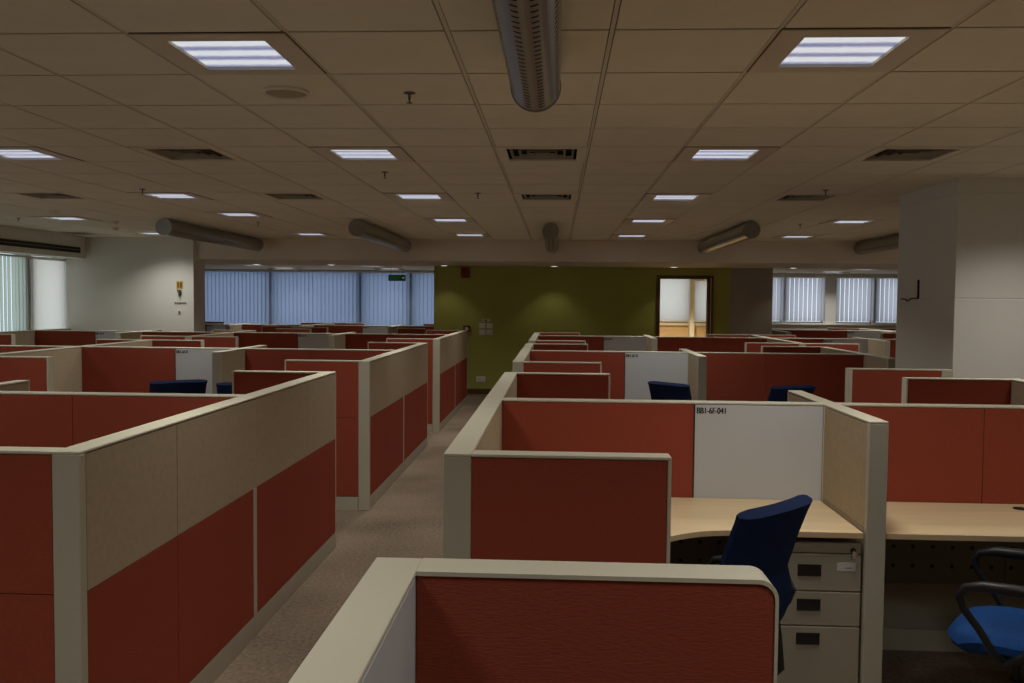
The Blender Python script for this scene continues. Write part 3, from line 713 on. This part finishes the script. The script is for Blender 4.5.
def chair(label, loc, rotz, seat_mat='blue'):
    t = thing('office_chair', label, 'office chair', loc, rotz, 'blue task chairs')
    # five-star base
    for k in range(5):
        a = 2*PI*k/5+.3; c, s = math.cos(a), math.sin(a)
        lg = obj('base_leg', tube(B(), [(c*.02, s*.02, .105), (c*.12, s*.12, .098), (c*.22, s*.22, .078), (c*.275, s*.275, .066)], [.024, .021, .016, .013], 10), 'dark', t, True)
        cb = B()
        for o in (-.014, .014):
            cyl(cb, (c*.275-s*(o-.009), s*.275+c*(o-.009), .026), (c*.275-s*(o+.009), s*.275+c*(o+.009), .026), .026, 18)
        cyl(cb, (c*.275, s*.275, .026), (c*.275, s*.275, .068), .007, 10)
        obj('caster', cb, 'dark', lg, True)
    obj('base_hub', lathe(B(), [(.036, .075), (.04, .10), (.036, .125), (.028, .135)], n=20), 'dark', t, True)
    obj('gas_lift', cyl(cyl(B(), (0, 0, .12), (0, 0, .27), .025, 20), (0, 0, .26), (0, 0, .385), .014, 16), 'dark', t, True)
    obj('mechanism', bx(bx(B(), -.09, .09, -.13, .10, .385, .418, .01, 2), -.03, .03, -.24, -.10, .395, .412, .004, 1), 'dark', t)
    obj('lever', tube(B(), [(.08, .03, .40), (.20, .04, .395), (.235, .045, .385)], .006, 8), 'dark', t, True)
    # seat: rounded pad with waterfall front
    def sf(u, v):
        a = (u-.5)*2; b = (v-.5)*2
        x = a*math.sqrt(1-b*b*.42)*.245; y = b*math.sqrt(1-a*a*.42)*.235
        z = .446+.012*(a*a)-.035*max(0, b)**3+.01*min(0, b)**2
        return Vector((x, y, z))
    def st(u, v):
        e = min(u, 1-u, v, 1-v)*2
        return .026+.062*min(1, (e/.28))**.5
    obj('seat', sheet(sf, 20, 20, st), seat_mat, t, True)
    obj('seat_pan', bx(B(), -.17, .17, -.16, .16, .414, .424, .004, 1), 'dark', t)
    # backrest: tall, broad square-shouldered top, waisted, bulging at the lumbar
    W_ = [(0, .140), (.08, .180), (.22, .212), (.38, .222), (.55, .224), (.8, .226), (.95, .226), (1, .234)]
    D_ = [(0, .035), (.12, -.010), (.28, -.030), (.48, .000), (.75, -.040), (1, -.085)]
    def bf(u, v):
        a = (u-.5)*2; w = lerp(W_, v); z = .515+.505*v
        z += -.02*(a*a)*(v > .9)*(v-.9)*10*.3 + (.03*a*a*(1-v)*(v < .3))
        return Vector((a*w-.02*(1-v), -.215+lerp(D_, v)+.035*a*a, z))
    def bt(u, v):
        e = min(u, 1-u)*2
        return .020+.036*min(1, e/.3)**.5*(1 if v < .98 else .95)*(min(1, .35+v*6))
    obj('backrest', sheet(bf, 20, 28, bt), 'blue', t, True)
    obj('back_stem', tube(B(), [(0, -.16, .40), (0, -.25, .405), (0, -.285, .45), (0, -.272, .56), (0, -.255, .66)], .014, 8, 1.8), 'dark', t, True)
    for s in (-1, 1):
        x = s*.275; arc = []
        P = [(x-s*.055, .02, .408), (x-s*.01, .03, .415), (x, .06, .45), (x, .11, .53), (x, .165, .60), (x, .180, .645), (x, .160, .678), (x, .10, .692), (x, .0, .695), (x, -.10, .692),
             (x, -.165, .675), (x, -.185, .64), (x, -.165, .59), (x, -.10, .52), (x, -.03, .455), (x, .02, .42), (x-s*.045, .015, .408)]
        obj('armrest', tube(B(), P, [.014]*5+[.015]*2+[.020, .022, .020]+[.014]*7, 10), 'dark', t, True)
    return t
chair('dark blue office chair with its back to us, beside drawer pedestal', (.575, 3.255, 0), math.radians(46))
chair('office chair with bright blue seat and black loop arms at right edge', (1.79, 3.44, 0), math.radians(60), 'bluet')
chair('dark blue chair back in front of second whiteboard, right of aisle', (1.17, 7.86, 0), math.radians(-48))
chair('dark blue chair back just peeking over partition behind the beige divider', (1.90, 7.80, 0), math.radians(25))
chair('left of two dark blue chair backs over left partition', (-3.34, 7.50, 0), math.radians(34))
chair('right of two dark blue chair backs over left partition', (-2.60, 7.42, 0), math.radians(4))

# ------------------------------------------------------------------ wall fittings
def sign_exit():
    t = thing('exit_sign', 'small green exit sign hanging before the blue blinds', 'exit sign', (-3.20, 16.6, 2.09))
    obj('sign_box', bx(B(), 0, .33, -.015, .015, 0, .115, .003, 1), 'exitg', t)
    f = obj('sign_face', bx(B(), .012, .240, -.0165, -.0151, .012, .103), 'exitg', t)
    text_mesh('lettering', 'EXIT', .10, 'exitg2', f, (.02, -.0168, .096), bold=.002)
    a = B(); pts = [(.258, .05), (.285, .05), (.285, .034), (.312, .058), (.285, .082), (.285, .066), (.258, .066)]
    v = [a.verts.new((x, -.0166, z)) for x, z in pts]; w = [a.verts.new((x, -.0152, z)) for x, z in pts]; a.faces.new(v); a.faces.new(w[::-1])
    for i in range(7): a.faces.new((v[i], v[(i+1) % 7], w[(i+1) % 7], w[i]))
    obj('arrow', a, 'exitw', t)
    for x in (.05, .28): obj('hanger', cyl(B(), (x, 0, .112), (x, 0, FCZ-2.09), .004, 8), 'chrome', t)
M['exitg2'] = mat('dim_green_lettering', (.08, .2, .06), .4, .3, emit=((.08, .3, .06), .08))
sign_exit()
t = thing('fire_alarm_sounder', 'red box high on the green wall under soffit', 'alarm', (-1.69, 16.2, 2.15))
obj('housing', bx(B(), -.075, .075, -.06, 0, 0, .19, .008, 2), 'redp', t); obj('horn', lathe(B(), [(.045, 0), (.05, -.004), (.02, -.002)], n=20), 'redp', t, True, (0, -.062, .09)).rotation_euler = (PI/2, 0, 0)
t = thing('manual_call_point', 'small red break-glass call point on green wall', 'fire call point', (-1.66, 16.2, 1.155))
obj('housing', bx(B(), -.062, .062, -.04, 0, 0, .115, .005, 2), 'redp', t); obj('glass_window', bx(B(), -.032, .032, -.043, -.0395, .028, .085), 'plate', t)
sw = None
for i, (dx, dz, s) in enumerate(((0, .122, 'upper left'), (.135, .122, 'upper right'), (0, 0, 'lower left'), (.135, 0, 'lower right'))):
    t = thing('switch_plate', '%s of four white switch plates on the green wall' % s, 'light switch', (-1.43+dx, 16.2, 1.10+dz), 0, 'four switch plates on the green wall')
    obj('plate', bx(B(), 0, .112, -.012, 0, 0, .098, .003, 1), 'plate', t)
    for k in range(2): obj('rocker', bx(B(), .022+.038*k, .054+.038*k, -.016, -.0115, .025, .08, .002, 1), 'plate', t)
t = thing('thermostat', 'small dark control box above the four switch plates', 'thermostat', (-1.38, 16.2, 1.345))
obj('case', bx(B(), 0, .15, -.025, 0, 0, .05, .004, 1), 'bulk', t); obj('dial', cyl(B(), (.075, -.032, .025), (.075, -.024, .025), .016, 16), 'dark', t, True)
t = thing('wall_socket', 'white power socket low on the green wall above the floor', 'socket', (-1.48, 16.2, .23))
obj('plate', bx(B(), 0, .17, -.012, 0, 0, .10, .003, 1), 'plate', t); obj('rocker', bx(B(), .125, .15, -.017, -.0115, .03, .07, .002, 1), 'plate', t)
for k in range(3): obj('pin_hole', cyl(B(), ((.04, .075, .0575)[k], -.0125, (.04, .04, .07)[k]), ((.04, .075, .0575)[k], -.0118, (.04, .04, .07)[k]), .006, 10), 'dark', t)
# the yellow notice and what hangs below it on the white wall
t = thing('notice_card', 'yellow card with dark figures high on the left white wall', 'notice', (-6.12, 13.9, 1.875))
obj('card', bx(B(), 0, .11, -.006, 0, 0, .125, .002, 1), 'yellow', t)
obj('figure', bx(B(), .018, .048, -.0068, -.0058, .02, .105), 'brown', t); obj('figure', bx(B(), .060, .092, -.0068, -.0058, .02, .105), 'brown', t)
t = thing('key_hook', 'small grey hook right under the yellow card', 'hook', (-6.065, 13.9, 1.745))
obj('hook', lathe(B(), [(.035, .12), (.03, .09), (.012, .06), (.012, .01), (.004, 0)], n=14), 'tube', t, True, (0, -.037, 0)); obj('back_plate', bx(B(), -.02, .02, -.008, 0, .02, .12), 'tube', t)
t = thing('coat_rail', 'row of tiny dark pegs on white wall', 'peg rail', (-6.15, 13.9, 1.64))
obj('rail', bx(B(), 0, .19, -.008, 0, .008, .018), 'wall', t)
for k in range(5): obj('peg', cyl(B(), (.012+.041*k, -.022, .012), (.012+.041*k, -.0, .012), .010, 10), 'slot', t, True)
t = thing('door_bell', 'single small dark button below the peg row', 'button', (-6.07, 13.9, 1.49))
obj('base', bx(B(), -.03, .03, -.01, 0, -.02, .04, .003, 1), 'bulk', t); obj('button', cyl(B(), (0, -.02, .012), (0, -.009, .012), .016, 14), 'slot', t, True)
